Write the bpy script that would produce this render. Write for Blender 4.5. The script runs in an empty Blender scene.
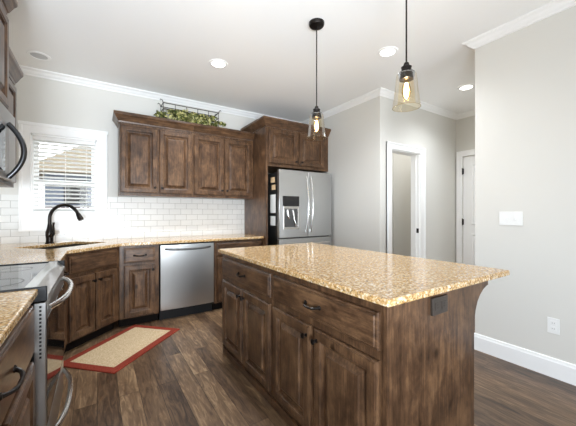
import bpy, bmesh, math, random
from mathutils import Vector, Matrix
random.seed(7)
R = math.radians
scene = bpy.context.scene
COL = scene.collection

# ------------------------------------------------------------------ camera
cam_data = bpy.data.cameras.new('camera')
cam_data.sensor_width = 36.0
cam_data.lens = 295.0 / 576.0 * 36.0
cam_data.clip_start = 0.02
cam_data.shift_y = -0.0009
cam = bpy.data.objects.new('camera', cam_data)
COL.objects.link(cam)
cam.location = (0.0, 0.0, 1.25)
cam.rotation_euler = (R(90), 0, R(-32.9))
scene.camera = cam

# ------------------------------------------------------------------ world, light, exposure
world = bpy.data.worlds.new('World')
scene.world = world
world.use_nodes = True
bg = world.node_tree.nodes['Background']
bg.inputs[0].default_value = (0.93, 0.97, 1.0, 1)
bg.inputs[1].default_value = 5.0


def area_light(name, loc, rot, sx, sy, power, color=(1, 1, 1)):
    l = bpy.data.lights.new(name, 'AREA')
    l.shape = 'RECTANGLE'
    l.size = sx
    l.size_y = sy
    l.energy = power
    l.color = color
    o = bpy.data.objects.new(name, l)
    COL.objects.link(o)
    o.location = loc
    o.rotation_euler = rot
    return o


# added area fill lamps behind the camera, one facing up from floor level
area_light('fill_side', (-0.5, -1.2, 1.0), (R(130), 0, R(-10)), 1.0, 1.0, 65, (0.84, 0.95, 1.07))
area_light('fill_upward', (1.9, -4.9, 0.05), (R(180), 0, 0), 1.8, 3.4, 260, (0.86, 0.95, 1.05))


def fill_spot(name, loc, aim, cone, power, color=(0.86, 0.955, 1.05)):
    # added soft fill spots behind the camera, brightening ceiling and right wall
    l = bpy.data.lights.new(name, 'SPOT')
    l.energy = power
    l.spot_size = R(cone)
    l.spot_blend = 1.0
    l.shadow_soft_size = 0.35
    l.color = color
    o = bpy.data.objects.new(name, l)
    COL.objects.link(o)
    o.location = loc
    o.rotation_euler = (Vector(aim) - Vector(loc)).to_track_quat('-Z', 'Y').to_euler()


fill_spot('fill_ceiling', (-0.5, -1.2, 1.0), (0.35, 3.5, 2.8), 84, 470)
fill_spot('fill_overhead', (0.3, -0.8, 0.8), (0.9, 2.6, 2.8), 100, 110)
fill_spot('fill_wall', (-0.5, -1.2, 0.6), (2.9, 1.0, 0.4), 64, 230)

vs = scene.view_settings
vs.view_transform = 'Standard'
vs.look = 'None'
vs.gamma = 1.0
vs.use_curve_mapping = False
vs.exposure = 0.1
scene.cycles.max_bounces = 12
scene.cycles.diffuse_bounces = 8
scene.cycles.caustics_reflective = False
scene.cycles.caustics_refractive = False
scene.cycles.sample_clamp_indirect = 4.0


# ------------------------------------------------------------------ helpers
def srgb(r, g, b):
    def f(c):
        c /= 255.0
        return c / 12.92 if c <= 0.04045 else ((c + 0.055) / 1.055) ** 2.4
    return (f(r), f(g), f(b), 1.0)


def new_mat(name):
    m = bpy.data.materials.new(name)
    m.use_nodes = True
    nt = m.node_tree
    return m, nt, nt.nodes['Principled BSDF']


def plain(name, color, rough=0.5, metal=0.0, spec=0.5, **kw):
    m, nt, b = new_mat(name)
    b.inputs['Base Color'].default_value = color
    b.inputs['Roughness'].default_value = rough
    b.inputs['Metallic'].default_value = metal
    b.inputs['Specular IOR Level'].default_value = spec
    for k, v in kw.items():
        b.inputs[k].default_value = v
    return m


def N(nt, t, **kw):
    n = nt.nodes.new(t)
    for k, v in kw.items():
        setattr(n, k, v)
    return n


def ramp(nt, stops):
    r = N(nt, 'ShaderNodeValToRGB')
    e = r.color_ramp.elements
    while len(e) < len(stops):
        e.new(0.5)
    for i, (p, c) in enumerate(stops):
        e[i].position = p
        e[i].color = c
    return r


def coords(nt, scale=(1, 1, 1), rand=True, rot=(0, 0, 0)):
    tc = N(nt, 'ShaderNodeTexCoord')
    out = tc.outputs['Object']
    if rand:
        oi = N(nt, 'ShaderNodeObjectInfo')
        mul = N(nt, 'ShaderNodeMath', operation='MULTIPLY')
        mul.inputs[1].default_value = 37.0
        nt.links.new(oi.outputs['Random'], mul.inputs[0])
        add = N(nt, 'ShaderNodeVectorMath', operation='ADD')
        nt.links.new(out, add.inputs[0])
        nt.links.new(mul.outputs[0], add.inputs[1])
        out = add.outputs[0]
    mp = N(nt, 'ShaderNodeMapping')
    mp.inputs['Scale'].default_value = scale
    mp.inputs['Rotation'].default_value = rot
    nt.links.new(out, mp.inputs['Vector'])
    return mp.outputs[0]


def paint(name, color, rough=0.6, bump=0.03):
    m, nt, b = new_mat(name)
    v = coords(nt, rand=False)
    n = N(nt, 'ShaderNodeTexNoise')
    n.inputs['Scale'].default_value = 90
    n.inputs['Detail'].default_value = 3
    nt.links.new(v, n.inputs['Vector'])
    bp = N(nt, 'ShaderNodeBump')
    bp.inputs['Strength'].default_value = bump
    bp.inputs['Distance'].default_value = 0.002
    nt.links.new(n.outputs['Fac'], bp.inputs['Height'])
    nt.links.new(bp.outputs[0], b.inputs['Normal'])
    b.inputs['Base Color'].default_value = color
    b.inputs['Roughness'].default_value = rough
    b.inputs['Specular IOR Level'].default_value = 0.3
    return m


def wood(name, dark, mid, light, rough=0.3, horiz=False):
    """knotty alder: fine grain along the board, soft cloudy blotches, a few knots"""
    m, nt, b = new_mat(name)
    v = coords(nt, scale=(1.0, 1.0, 0.07) if not horiz else (0.07, 1.0, 1.0))
    n1 = N(nt, 'ShaderNodeTexNoise')
    n1.inputs['Scale'].default_value = 85
    n1.inputs['Detail'].default_value = 5
    n1.inputs['Roughness'].default_value = 0.6
    n1.inputs['Distortion'].default_value = 0.3
    nt.links.new(v, n1.inputs['Vector'])
    v2 = coords(nt, scale=(1.0, 1.0, 0.6) if not horiz else (0.6, 1.0, 1.0))
    n2 = N(nt, 'ShaderNodeTexNoise')
    n2.inputs['Scale'].default_value = 11
    n2.inputs['Detail'].default_value = 7
    n2.inputs['Roughness'].default_value = 0.68
    n2.inputs['Distortion'].default_value = 0.25
    nt.links.new(v2, n2.inputs['Vector'])
    mixf = N(nt, 'ShaderNodeMix')
    mixf.inputs['Factor'].default_value = 0.62
    nt.links.new(n1.outputs['Fac'], mixf.inputs[2])
    nt.links.new(n2.outputs['Fac'], mixf.inputs[3])
    r = ramp(nt, [(0.33, dark), (0.48, mid), (0.66, light)])
    nt.links.new(mixf.outputs[0], r.inputs[0])
    vo = N(nt, 'ShaderNodeTexVoronoi')
    vo.inputs['Scale'].default_value = 3.6
    nt.links.new(v2, vo.inputs['Vector'])
    kr = ramp(nt, [(0.03, (0.25, 0.22, 0.2, 1)), (0.075, (1, 1, 1, 1))])
    nt.links.new(vo.outputs['Distance'], kr.inputs[0])
    mul = N(nt, 'ShaderNodeMix', data_type='RGBA', blend_type='MULTIPLY')
    mul.inputs[0].default_value = 1.0
    nt.links.new(r.outputs[0], mul.inputs[6])
    nt.links.new(kr.outputs[0], mul.inputs[7])
    nt.links.new(mul.outputs[2], b.inputs['Base Color'])
    b.inputs['Roughness'].default_value = rough
    b.inputs['Specular IOR Level'].default_value = 0.38
    bp = N(nt, 'ShaderNodeBump')
    bp.inputs['Strength'].default_value = 0.08
    bp.inputs['Distance'].default_value = 0.002
    nt.links.new(n1.outputs['Fac'], bp.inputs['Height'])
    nt.links.new(bp.outputs[0], b.inputs['Normal'])
    return m


def granite():
    m, nt, b = new_mat('granite')
    v = coords(nt, rand=False)
    n1 = N(nt, 'ShaderNodeTexNoise')
    n1.inputs['Scale'].default_value = 72
    n1.inputs['Detail'].default_value = 5
    n1.inputs['Roughness'].default_value = 0.65
    nt.links.new(v, n1.inputs['Vector'])
    r1 = ramp(nt, [(0.29, srgb(112, 80, 52)), (0.40, srgb(182, 140, 88)), (0.51, srgb(208, 170, 116)),
                   (0.60, srgb(226, 208, 176)), (0.70, srgb(244, 238, 226))])
    nt.links.new(n1.outputs['Fac'], r1.inputs[0])
    n2 = N(nt, 'ShaderNodeTexNoise')
    n2.inputs['Scale'].default_value = 120
    n2.inputs['Detail'].default_value = 3
    nt.links.new(v, n2.inputs['Vector'])
    r2 = ramp(nt, [(0.37, (0.08, 0.06, 0.05, 1)), (0.43, (1, 1, 1, 1))])
    nt.links.new(n2.outputs['Fac'], r2.inputs[0])
    mul = N(nt, 'ShaderNodeMix', data_type='RGBA', blend_type='MULTIPLY')
    mul.inputs[0].default_value = 0.7
    nt.links.new(r1.outputs[0], mul.inputs[6])
    nt.links.new(r2.outputs[0], mul.inputs[7])
    nt.links.new(mul.outputs[2], b.inputs['Base Color'])
    b.inputs['Roughness'].default_value = 0.1
    b.inputs['Specular IOR Level'].default_value = 0.5
    return m


def floor_mat():
    m, nt, b = new_mat('floor_planks')
    tc = N(nt, 'ShaderNodeTexCoord')
    mp = N(nt, 'ShaderNodeMapping')
    mp.inputs['Rotation'].default_value = (0, 0, R(90))
    nt.links.new(tc.outputs['Object'], mp.inputs['Vector'])
    br = N(nt, 'ShaderNodeTexBrick')
    br.inputs['Scale'].default_value = 1.0
    br.inputs['Brick Width'].default_value = 1.15
    br.inputs['Row Height'].default_value = 0.125
    br.inputs['Mortar Size'].default_value = 0.0012
    br.inputs['Color1'].default_value = (0.0, 0.0, 0.0, 1)
    br.inputs['Color2'].default_value = (1, 1, 1, 1)
    br.inputs['Mortar'].default_value = (0.3, 0.3, 0.3, 1)
    br.offset = 0.37
    nt.links.new(mp.outputs[0], br.inputs['Vector'])
    # grain coordinates, shifted plank by plank
    sep = N(nt, 'ShaderNodeVectorMath', operation='MULTIPLY_ADD')
    sep.inputs[1].default_value = (7.3, 7.3, 7.3)
    nt.links.new(br.outputs['Color'], sep.inputs[0])
    nt.links.new(mp.outputs[0], sep.inputs[2])
    st = N(nt, 'ShaderNodeMapping')
    st.inputs['Scale'].default_value = (0.14, 1, 1)
    nt.links.new(sep.outputs[0], st.inputs['Vector'])
    n1 = N(nt, 'ShaderNodeTexNoise')
    n1.inputs['Scale'].default_value = 34
    n1.inputs['Detail'].default_value = 7
    n1.inputs['Roughness'].default_value = 0.65
    n1.inputs['Distortion'].default_value = 1.2
    nt.links.new(st.outputs[0], n1.inputs['Vector'])
    n2 = N(nt, 'ShaderNodeTexNoise')
    n2.inputs['Scale'].default_value = 5
    n2.inputs['Detail'].default_value = 3
    nt.links.new(st.outputs[0], n2.inputs['Vector'])
    a = N(nt, 'ShaderNodeMix')
    a.inputs['Factor'].default_value = 0.35
    nt.links.new(n1.outputs['Fac'], a.inputs[2])
    nt.links.new(n2.outputs['Fac'], a.inputs[3])
    a2 = N(nt, 'ShaderNodeMix')
    a2.inputs['Factor'].default_value = 0.14
    nt.links.new(a.outputs[0], a2.inputs[2])
    nt.links.new(br.outputs['Color'], a2.inputs[3])
    r = ramp(nt, [(0.35, srgb(48, 35, 25)), (0.46, srgb(92, 70, 52)), (0.56, srgb(124, 98, 73)), (0.66, srgb(168, 138, 105))])
    nt.links.new(a2.outputs[0], r.inputs[0])
    dk = N(nt, 'ShaderNodeMix', data_type='RGBA', blend_type='MIX')
    nt.links.new(br.outputs['Fac'], dk.inputs[0])
    nt.links.new(r.outputs[0], dk.inputs[6])
    dk.inputs[7].default_value = srgb(30, 22, 18)
    nt.links.new(dk.outputs[2], b.inputs['Base Color'])
    b.inputs['Roughness'].default_value = 0.33
    bp = N(nt, 'ShaderNodeBump')
    bp.inputs['Strength'].default_value = 0.1
    bp.inputs['Distance'].default_value = 0.002
    nt.links.new(n1.outputs['Fac'], bp.inputs['Height'])
    nt.links.new(bp.outputs[0], b.inputs['Normal'])
    return m


def tile_mat():
    m, nt, b = new_mat('subway_tile')
    tc = N(nt, 'ShaderNodeTexCoord')
    sep = N(nt, 'ShaderNodeSeparateXYZ')
    nt.links.new(tc.outputs['Object'], sep.inputs[0])
    ad = N(nt, 'ShaderNodeMath', operation='ADD')
    nt.links.new(sep.outputs['X'], ad.inputs[0])
    nt.links.new(sep.outputs['Y'], ad.inputs[1])
    cmb = N(nt, 'ShaderNodeCombineXYZ')
    nt.links.new(ad.outputs[0], cmb.inputs['X'])
    nt.links.new(sep.outputs['Z'], cmb.inputs['Y'])
    mp = N(nt, 'ShaderNodeMapping')
    mp.inputs['Location'].default_value = (0.03, 0.002, 0)
    nt.links.new(cmb.outputs[0], mp.inputs['Vector'])
    br = N(nt, 'ShaderNodeTexBrick')
    br.inputs['Scale'].default_value = 1.0
    br.inputs['Brick Width'].default_value = 0.152
    br.inputs['Row Height'].default_value = 0.0765
    br.inputs['Mortar Size'].default_value = 0.0022
    br.inputs['Mortar Smooth'].default_value = 0.2
    br.inputs['Color1'].default_value = srgb(236, 236, 233)
    br.inputs['Color2'].default_value = srgb(229, 229, 226)
    br.inputs['Mortar'].default_value = srgb(176, 175, 170)
    nt.links.new(mp.outputs[0], br.inputs['Vector'])
    nt.links.new(br.outputs['Color'], b.inputs['Base Color'])
    b.inputs['Roughness'].default_value = 0.16
    bp = N(nt, 'ShaderNodeBump', invert=True)
    bp.inputs['Strength'].default_value = 0.35
    bp.inputs['Distance'].default_value = 0.003
    nt.links.new(br.outputs['Fac'], bp.inputs['Height'])
    nt.links.new(bp.outputs[0], b.inputs['Normal'])
    return m


def steel(name, base=0.62, rough=0.27, aniso=0.75):
    m, nt, b = new_mat(name)
    b.inputs['Base Color'].default_value = (base, base, base * 0.985, 1)
    b.inputs['Metallic'].default_value = 1.0
    b.inputs['Roughness'].default_value = rough
    b.inputs['Anisotropic'].default_value = aniso
    tg = N(nt, 'ShaderNodeTangent', direction_type='RADIAL', axis='Z')
    nt.links.new(tg.outputs[0], b.inputs['Tangent'])
    return m


def weave(name, c1, c2, scale=160):
    m, nt, b = new_mat(name)
    v = coords(nt, rand=False)
    ck = N(nt, 'ShaderNodeTexNoise')
    ck.inputs['Scale'].default_value = scale
    ck.inputs['Detail'].default_value = 2
    nt.links.new(v, ck.inputs['Vector'])
    r = ramp(nt, [(0.35, c1), (0.65, c2)])
    nt.links.new(ck.outputs['Fac'], r.inputs[0])
    nt.links.new(r.outputs[0], b.inputs['Base Color'])
    b.inputs['Roughness'].default_value = 0.95
    b.inputs['Specular IOR Level'].default_value = 0.1
    bp = N(nt, 'ShaderNodeBump')
    bp.inputs['Strength'].default_value = 0.5
    bp.inputs['Distance'].default_value = 0.003
    nt.links.new(ck.outputs['Fac'], bp.inputs['Height'])
    nt.links.new(bp.outputs[0], b.inputs['Normal'])
    return m


def leaf_mat(name, c1, c2):
    m, nt, b = new_mat(name)
    v = coords(nt, rand=False)
    n = N(nt, 'ShaderNodeTexNoise')
    n.inputs['Scale'].default_value = 30
    nt.links.new(v, n.inputs['Vector'])
    r = ramp(nt, [(0.38, c1), (0.62, c2)])
    nt.links.new(n.outputs['Fac'], r.inputs[0])
    nt.links.new(r.outputs[0], b.inputs['Base Color'])
    b.inputs['Roughness'].default_value = 0.55
    return m


def glass_mat(name, color, rough=0.0):
    m, nt, b = new_mat(name)
    b.inputs['Base Color'].default_value = color
    b.inputs['Roughness'].default_value = rough
    b.inputs['Transmission Weight'].default_value = 1.0
    b.inputs['IOR'].default_value = 1.45
    return m


def pane_mat(name, tint):
    # thin pane: clear transmission with a fresnel mirror
    m, nt, b = new_mat(name)
    out = nt.nodes['Material Output']
    nt.nodes.remove(b)
    tr = N(nt, 'ShaderNodeBsdfTransparent')
    tr.inputs[0].default_value = tint
    gl = N(nt, 'ShaderNodeBsdfGlossy')
    gl.inputs['Roughness'].default_value = 0.03
    lw = N(nt, 'ShaderNodeLayerWeight')
    lw.inputs['Blend'].default_value = 0.25
    mr = N(nt, 'ShaderNodeMapRange')
    mr.inputs['To Min'].default_value = 0.03
    mr.inputs['To Max'].default_value = 0.55
    nt.links.new(lw.outputs['Fresnel'], mr.inputs['Value'])
    mx = N(nt, 'ShaderNodeMixShader')
    nt.links.new(mr.outputs[0], mx.inputs[0])
    nt.links.new(tr.outputs[0], mx.inputs[1])
    nt.links.new(gl.outputs[0], mx.inputs[2])
    nt.links.new(mx.outputs[0], out.inputs['Surface'])
    return m


def emit(name, color, strength):
    m, nt, b = new_mat(name)
    b.inputs['Base Color'].default_value = color
    b.inputs['Emission Color'].default_value = color
    b.inputs['Emission Strength'].default_value = strength
    return m


M = {}
M['wall'] = paint('wall_paint', srgb(220, 218, 212))
M['unseen_dark'] = paint('unseen_dark_paint', srgb(84, 80, 76), 0.7)  # dark tone added to the unseen rear room so it reflects less light
M['ceiling'] = paint('ceiling_paint', srgb(249, 249, 248), 0.8)
M['trim'] = paint('white_trim', srgb(250, 250, 249), 0.35, 0.0)
M['wood'] = wood('stained_alder', srgb(36, 24, 16), srgb(80, 57, 40), srgb(124, 93, 66))
M['wood_h'] = wood('stained_alder_horizontal', srgb(36, 24, 16), srgb(80, 57, 40), srgb(124, 93, 66), horiz=True)
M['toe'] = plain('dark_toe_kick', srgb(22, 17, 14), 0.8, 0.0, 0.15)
M['granite'] = granite()
M['floor'] = floor_mat()
M['tile'] = tile_mat()
M['steel'] = steel('brushed_steel', 0.55, 0.3)
M['steel_v'] = steel('brushed_steel_fridge', 0.5, 0.3)
M['steel_dark'] = steel('grey_steel', 0.12, 0.35)
M['black_steel'] = plain('black_steel', (0.05, 0.05, 0.052, 1), 0.3, 0.9)
M['chrome'] = plain('polished_steel', (0.78, 0.78, 0.77, 1), 0.2, 1.0)
M['black_glass'] = plain('black_glass', (0.012, 0.012, 0.013, 1), 0.04, 0.0, 0.6)
M['black'] = plain('black_plastic', (0.01, 0.01, 0.011, 1), 0.5, 0.0, 0.3)
M['bronze'] = plain('oil_rubbed_bronze', srgb(40, 35, 32), 0.32, 0.75)
M['outlet_bronze'] = plain('bronze_plate', srgb(58, 50, 44), 0.35)
M['iron'] = plain('black_iron', srgb(34, 28, 25), 0.5, 0.4)
M['rug_tan'] = weave('sisal_field', srgb(196, 168, 130), srgb(230, 208, 172), 130)
M['rug_red'] = weave('red_binding', srgb(126, 50, 38), srgb(160, 74, 58), 200)
M['leaf'] = leaf_mat('green_leaf', srgb(52, 62, 28), srgb(112, 118, 58))
M['leaf_pale'] = leaf_mat('pale_leaf', srgb(150, 150, 74), srgb(226, 218, 160))
M['amber'] = pane_mat('amber_seeded_glass', (0.965, 0.89, 0.73, 1))
M['bulb_glass'] = pane_mat('bulb_glass', (1.0, 0.9, 0.7, 1))
M['pane'] = pane_mat('window_pane', (0.97, 0.98, 0.98, 1))
M['bulb'] = emit('warm_filament_bulb', (1.0, 0.74, 0.42, 1), 26.0)
M['downlight'] = emit('downlight_lens', (1.0, 0.98, 0.94, 1), 6.0)
M['unlit'] = plain('unlit_lens', srgb(196, 196, 196), 0.5)
M['plate'] = plain('white_plastic', srgb(242, 242, 240), 0.35)
M['slat'] = plain('white_slat', srgb(240, 240, 238), 0.45)
M['paper'] = plain('white_paper', srgb(236, 236, 232), 0.8)
M['paper_tan'] = plain('tan_paper', srgb(214, 182, 140), 0.8)
M['sink'] = plain('dark_sink', srgb(52, 46, 40), 0.35)
M['siding'] = plain('grey_siding', srgb(84, 90, 102), 0.8)
M['brick'] = plain('brown_brick', srgb(84, 56, 42), 0.9)
M['roof'] = plain('roof_shingle', srgb(120, 108, 92), 0.9)
M['lawn'] = plain('dry_lawn', srgb(88, 84, 58), 0.95)


def bm_new():
    return bmesh.new()


def box(bm, x0, x1, y0, y1, z0, z1):
    vs_ = [bm.verts.new(p) for p in ((x0, y0, z0), (x1, y0, z0), (x1, y1, z0), (x0, y1, z0),
                                     (x0, y0, z1), (x1, y0, z1), (x1, y1, z1), (x0, y1, z1))]
    for f in ((3, 2, 1, 0), (4, 5, 6, 7), (0, 1, 5, 4), (1, 2, 6, 5), (2, 3, 7, 6), (3, 0, 4, 7)):
        bm.faces.new([vs_[i] for i in f])


def prism_z(bm, pts, z0, z1):
    a = [bm.verts.new((x, y, z0)) for x, y in pts]
    b = [bm.verts.new((x, y, z1)) for x, y in pts]
    n = len(pts)
    bm.faces.new(a[::-1])
    bm.faces.new(b)
    for i in range(n):
        j = (i + 1) % n
        bm.faces.new((a[i], a[j], b[j], b[i]))


def prism_y(bm, pts, y0, y1):
    a = [bm.verts.new((x, y0, z)) for x, z in pts]
    b = [bm.verts.new((x, y1, z)) for x, z in pts]
    n = len(pts)
    bm.faces.new(a)
    bm.faces.new(b[::-1])
    for i in range(n):
        j = (i + 1) % n
        bm.faces.new((a[j], a[i], b[i], b[j]))


def rings(bm, loops, cap0=True, cap1=True, closed=True):
    vv = [[bm.verts.new(p) for p in l] for l in loops]
    n = len(loops[0])
    for k in range(len(vv) - 1):
        for i in range(n if closed else n - 1):
            j = (i + 1) % n
            bm.faces.new((vv[k][i], vv[k][j], vv[k + 1][j], vv[k + 1][i]))
    if cap0:
        bm.faces.new(vv[0][::-1])
    if cap1:
        bm.faces.new(vv[-1])


def lathe(bm, prof, centre=(0, 0, 0), axis='z', seg=20, cap0=True, cap1=True, sx=1.0):
    loops = []
    cx, cy, cz = centre
    for r, h in prof:
        l = []
        for i in range(seg):
            t = 2 * math.pi * i / seg
            a, b = r * math.cos(t) * sx, r * math.sin(t)
            if axis == 'z':
                l.append((cx + a, cy + b, cz + h))
            elif axis == '-y':
                l.append((cx + a, cy - h, cz + b))
            else:
                l.append((cx + h, cy + a, cz + b))
        loops.append(l)
    rings(bm, loops, cap0, cap1)


def tube(bm, pts, r, seg=10, radii=None):
    pts = [Vector(p) for p in pts]
    loops = []
    prev = None
    for i, p in enumerate(pts):
        if i == 0:
            t = pts[1] - p
        elif i == len(pts) - 1:
            t = p - pts[i - 1]
        else:
            t = (pts[i + 1] - p).normalized() + (p - pts[i - 1]).normalized()
        t.normalize()
        if prev is None:
            up = Vector((0, 0, 1)) if abs(t.z) < 0.9 else Vector((1, 0, 0))
            a = t.cross(up).normalized()
        else:
            a = (prev - t * prev.dot(t)).normalized()
        prev = a
        b = t.cross(a)
        rr = radii[i] if radii else r
        loops.append([tuple(p + (a * math.cos(2 * math.pi * k / seg) + b * math.sin(2 * math.pi * k / seg)) * rr)
                      for k in range(seg)])
    rings(bm, loops)


def sweep(bm, path, profile, closed=False):
    """profile (offset to the left of the path, z) swept along a plan path with mitred corners"""
    n = len(path)
    loops = []
    P = [Vector(p) for p in path]
    for i in range(n):
        ds = []
        if i > 0 or closed:
            ds.append((P[i] - P[i - 1]).normalized())
        if i < n - 1 or closed:
            ds.append((P[(i + 1) % n] - P[i]).normalized())
        ns = [Vector((-d.y, d.x)) for d in ds]
        m = ns[0] if len(ns) == 1 else (ns[0] + ns[1]) / (1 + ns[0].dot(ns[1]))
        loops.append([(P[i].x + m.x * o, P[i].y + m.y * o, z) for o, z in profile])
    if closed:
        vv = [[bm.verts.new(p) for p in l] for l in loops]
        k = len(profile)
        for i in range(n):
            for a in range(k):
                b_ = (a + 1) % k
                bm.faces.new((vv[i][a], vv[i][b_], vv[(i + 1) % n][b_], vv[(i + 1) % n][a]))
    else:
        rings(bm, loops)


def make(name, bm, mat, parent=None, bevel=0.0, smooth=False, seg=2):
    bmesh.ops.recalc_face_normals(bm, faces=bm.faces[:])
    me = bpy.data.meshes.new(name)
    bm.to_mesh(me)
    bm.free()
    mats = mat if isinstance(mat, (list, tuple)) else [mat]
    for mm in mats:
        me.materials.append(mm)
    o = bpy.data.objects.new(name, me)
    COL.objects.link(o)
    if parent is not None:
        o.parent = parent
    if smooth:
        for p in me.polygons:
            p.use_smooth = True
        try:
            me.set_sharp_from_angle(angle=R(35))
        except Exception:
            pass
    if bevel > 0:
        md = o.modifiers.new('bevel', 'BEVEL')
        md.width = bevel
        md.segments = seg
        md.limit_method = 'ANGLE'
        md.angle_limit = R(40)
    return o


def thing(name, label, cat, loc=(0, 0, 0), rz=0.0, group=None):
    o = bpy.data.objects.new(name, None)
    o.empty_display_size = 0.1
    COL.objects.link(o)
    o.location = loc
    o.rotation_euler = (0, 0, R(rz))
    o['label'] = label
    o['category'] = cat
    if group:
        o['group'] = group
    return o


def tag(o, label, cat, group=None):
    o['label'] = label
    o['category'] = cat
    if group:
        o['group'] = group
    return o


def struct(name, bm, mat, bevel=0.0, parent=None, smooth=False):
    o = make(name, bm, mat, parent, bevel, smooth)
    if parent is None:
        o['kind'] = 'structure'
    return o


# ------------------------------------------------------------------ the room
XL, XR, YB, YR = -0.90, 2.91, 4.25, -7.0
ZC = 2.815
YH0, YH1 = 1.34, 2.54           # side hall between the right wall's end and the doorway wall
XH, XF = 4.89, 3.05             # hall end wall; wall beside the fridge
T = 0.12

bm = bm_new(); box(bm, XL - T, XH + T, YR - T, YB + T, -0.1, 0.0)
struct('floor', bm, M['floor'])
YD = -0.6                       # unseen rear space starts here, darkened to limit bounced light
bm = bm_new(); box(bm, XL - T, XH + T, YD, YB + T, ZC, ZC + 0.1)
struct('ceiling', bm, M['ceiling'])
bm = bm_new(); box(bm, XL - T, XH + T, YR - T, YD, ZC, ZC + 0.1)
struct('ceiling_unseen_dark', bm, M['unseen_dark'])

WX0, WX1, WZ0, WZ1 = -0.615, 0.0, 1.235, 2.12     # rough window opening
bm = bm_new()
box(bm, XL - T, WX0, YB, YB + T, 0, ZC)
box(bm, WX1, XF + T, YB, YB + T, 0, ZC)
box(bm, WX0, WX1, YB, YB + T, 0, WZ0)
box(bm, WX0, WX1, YB, YB + T, WZ1, ZC)
struct('wall_back', bm, M['wall'])
bm = bm_new(); box(bm, XL - T, XL, YD, YB, 0, ZC)
struct('wall_left', bm, M['wall'])
bm = bm_new(); box(bm, XL - T, XL, YR, YD, 0, ZC); box(bm, XR, XR + T, YR, YD, 0, ZC)
struct('wall_unseen_dark', bm, M['unseen_dark'])
bm = bm_new(); box(bm, XR, XR + T, YD, YH0, 0, ZC)
struct('wall_right', bm, M['wall'])
bm = bm_new(); box(bm, XR + T, XH, YH0 - T, YH0, 0, ZC)
struct('wall_hall_near', bm, M['wall'])
DX0, DX1, DZ = 3.268, 3.90, 2.095
bm = bm_new()
box(bm, XF, DX0, YH1, YH1 + T, 0, ZC)
box(bm, DX1, XH, YH1, YH1 + T, 0, ZC)
box(bm, DX0, DX1, YH1, YH1 + T, DZ, ZC)
struct('wall_doorway', bm, M['wall'])
bm = bm_new(); box(bm, XF, XF + T, YH1 + T, YB, 0, ZC)
struct('wall_fridge_side', bm, M['wall'])
bm = bm_new(); box(bm, XF + T, XH, 3.75, 3.75 + T, 0, ZC)
struct('wall_pantry', bm, M['wall'])
HY0, HY1, HZ = 1.67, 2.44, 2.14                   # hall door opening
bm = bm_new()
box(bm, XH, XH + T, YH0, HY0, 0, ZC)
box(bm, XH, XH + T, HY1, 3.75 + T, 0, ZC)
box(bm, XH, XH + T, HY0, HY1, HZ, ZC)
struct('wall_hall_end', bm, M['wall'])
bm = bm_new()
box(bm, XL - T, -0.65, YR - T, YR, 0, ZC)
box(bm, 2.65, XR + T, YR - T, YR, 0, ZC)
box(bm, -0.65, 2.65, YR - T, YR, 2.5, ZC)
struct('wall_rear', bm, M['unseen_dark'])

# crown moulding round the whole room
crown_prof = [(0.0, ZC - 0.066), (0.012, ZC - 0.064), (0.016, ZC - 0.054), (0.036, ZC - 0.042), (0.052, ZC - 0.022),
              (0.066, ZC - 0.016), (0.076, ZC - 0.01), (0.078, ZC), (0.0, ZC)]
room = [(XL, YR), (XR, YR), (XR, YH0), (XH, YH0), (XH, YH1), (XF, YH1), (XF, YB), (XL, YB)]
bm = bm_new(); sweep(bm, room, crown_prof, closed=True)
struct('trim_1', bm, M['trim'])

base_prof = [(0.0, 0.0), (0.016, 0.0), (0.016, 0.118), (0.011, 0.128), (0.009, 0.142), (0.0, 0.147)]


def baseboard(name, path):
    b_ = bm_new()
    sweep(b_, path, base_prof)
    struct(name, b_, M['trim'])


baseboard('baseboard_right', [(XR, YR), (XR, YH0), (XH, YH0), (XH, HY0 - 0.085)])
baseboard('baseboard_doorway_right', [(XH - 0.02, YH1), (DX1 + 0.12, YH1)])
baseboard('baseboard_fridge_side', [(DX0 - 0.1, YH1), (XF, YH1), (XF, 3.35)])
baseboard('baseboard_pantry', [(XH, 3.75), (XF + T, 3.75)])


def casing(bm, w0, w1, zt, wl, wr, plane, y, d=0.018):
    """flat door casing round an opening; plane 'y' faces -Y at y, plane 'x' faces -X at x=y"""
    def b(a0, a1, z0, z1, th):
        if plane == 'y':
            box(bm, a0, a1, y - th, y, z0, z1)
        else:
            box(bm, y - th, y, a0, a1, z0, z1)
    b(w0 - wl, w0, 0, zt, d)
    b(w1, w1 + wr, 0, zt, d)
    b(w0 - wl, w1 + wr, zt, zt + 0.085, d)
    b(w0 - wl, w0 - wl + 0.022, 0, zt + 0.0849, d + 0.008)
    b(w1 + wr - 0.022, w1 + wr, 0, zt + 0.0849, d + 0.008)
    b(w0 - wl, w1 + wr, zt + 0.063, zt + 0.0851, d + 0.0081)


bm = bm_new()
casing(bm, DX0, DX1, DZ, 0.10, 0.12, 'y', YH1)
box(bm, DX0 - 0.0, DX0 + 0.016, YH1 - 0.002, YH1 + T + 0.01, 0, DZ)
box(bm, DX1 - 0.016, DX1, YH1 - 0.002, YH1 + T + 0.01, 0, DZ)
box(bm, DX0, DX1, YH1 - 0.002, YH1 + T + 0.01, DZ - 0.016, DZ)
box(bm, DX1 - 0.028, DX1 - 0.016, YH1 + 0.04, YH1 + 0.06, 0, DZ - 0.016)
tr = struct('trim_2', bm, M['trim'], 0.002)
bm = bm_new(); box(bm, DX1 - 0.019, DX1 - 0.0155, YH1 + 0.0, YH1 + 0.036, 0.955, 1.02)
make('strike_plate', bm, M['iron'], tr)

bm = bm_new()
casing(bm, HY0, HY1, HZ, 0.08, 0.08, 'x', XH)
struct('trim_3', bm, M['trim'], 0.002)


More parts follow.
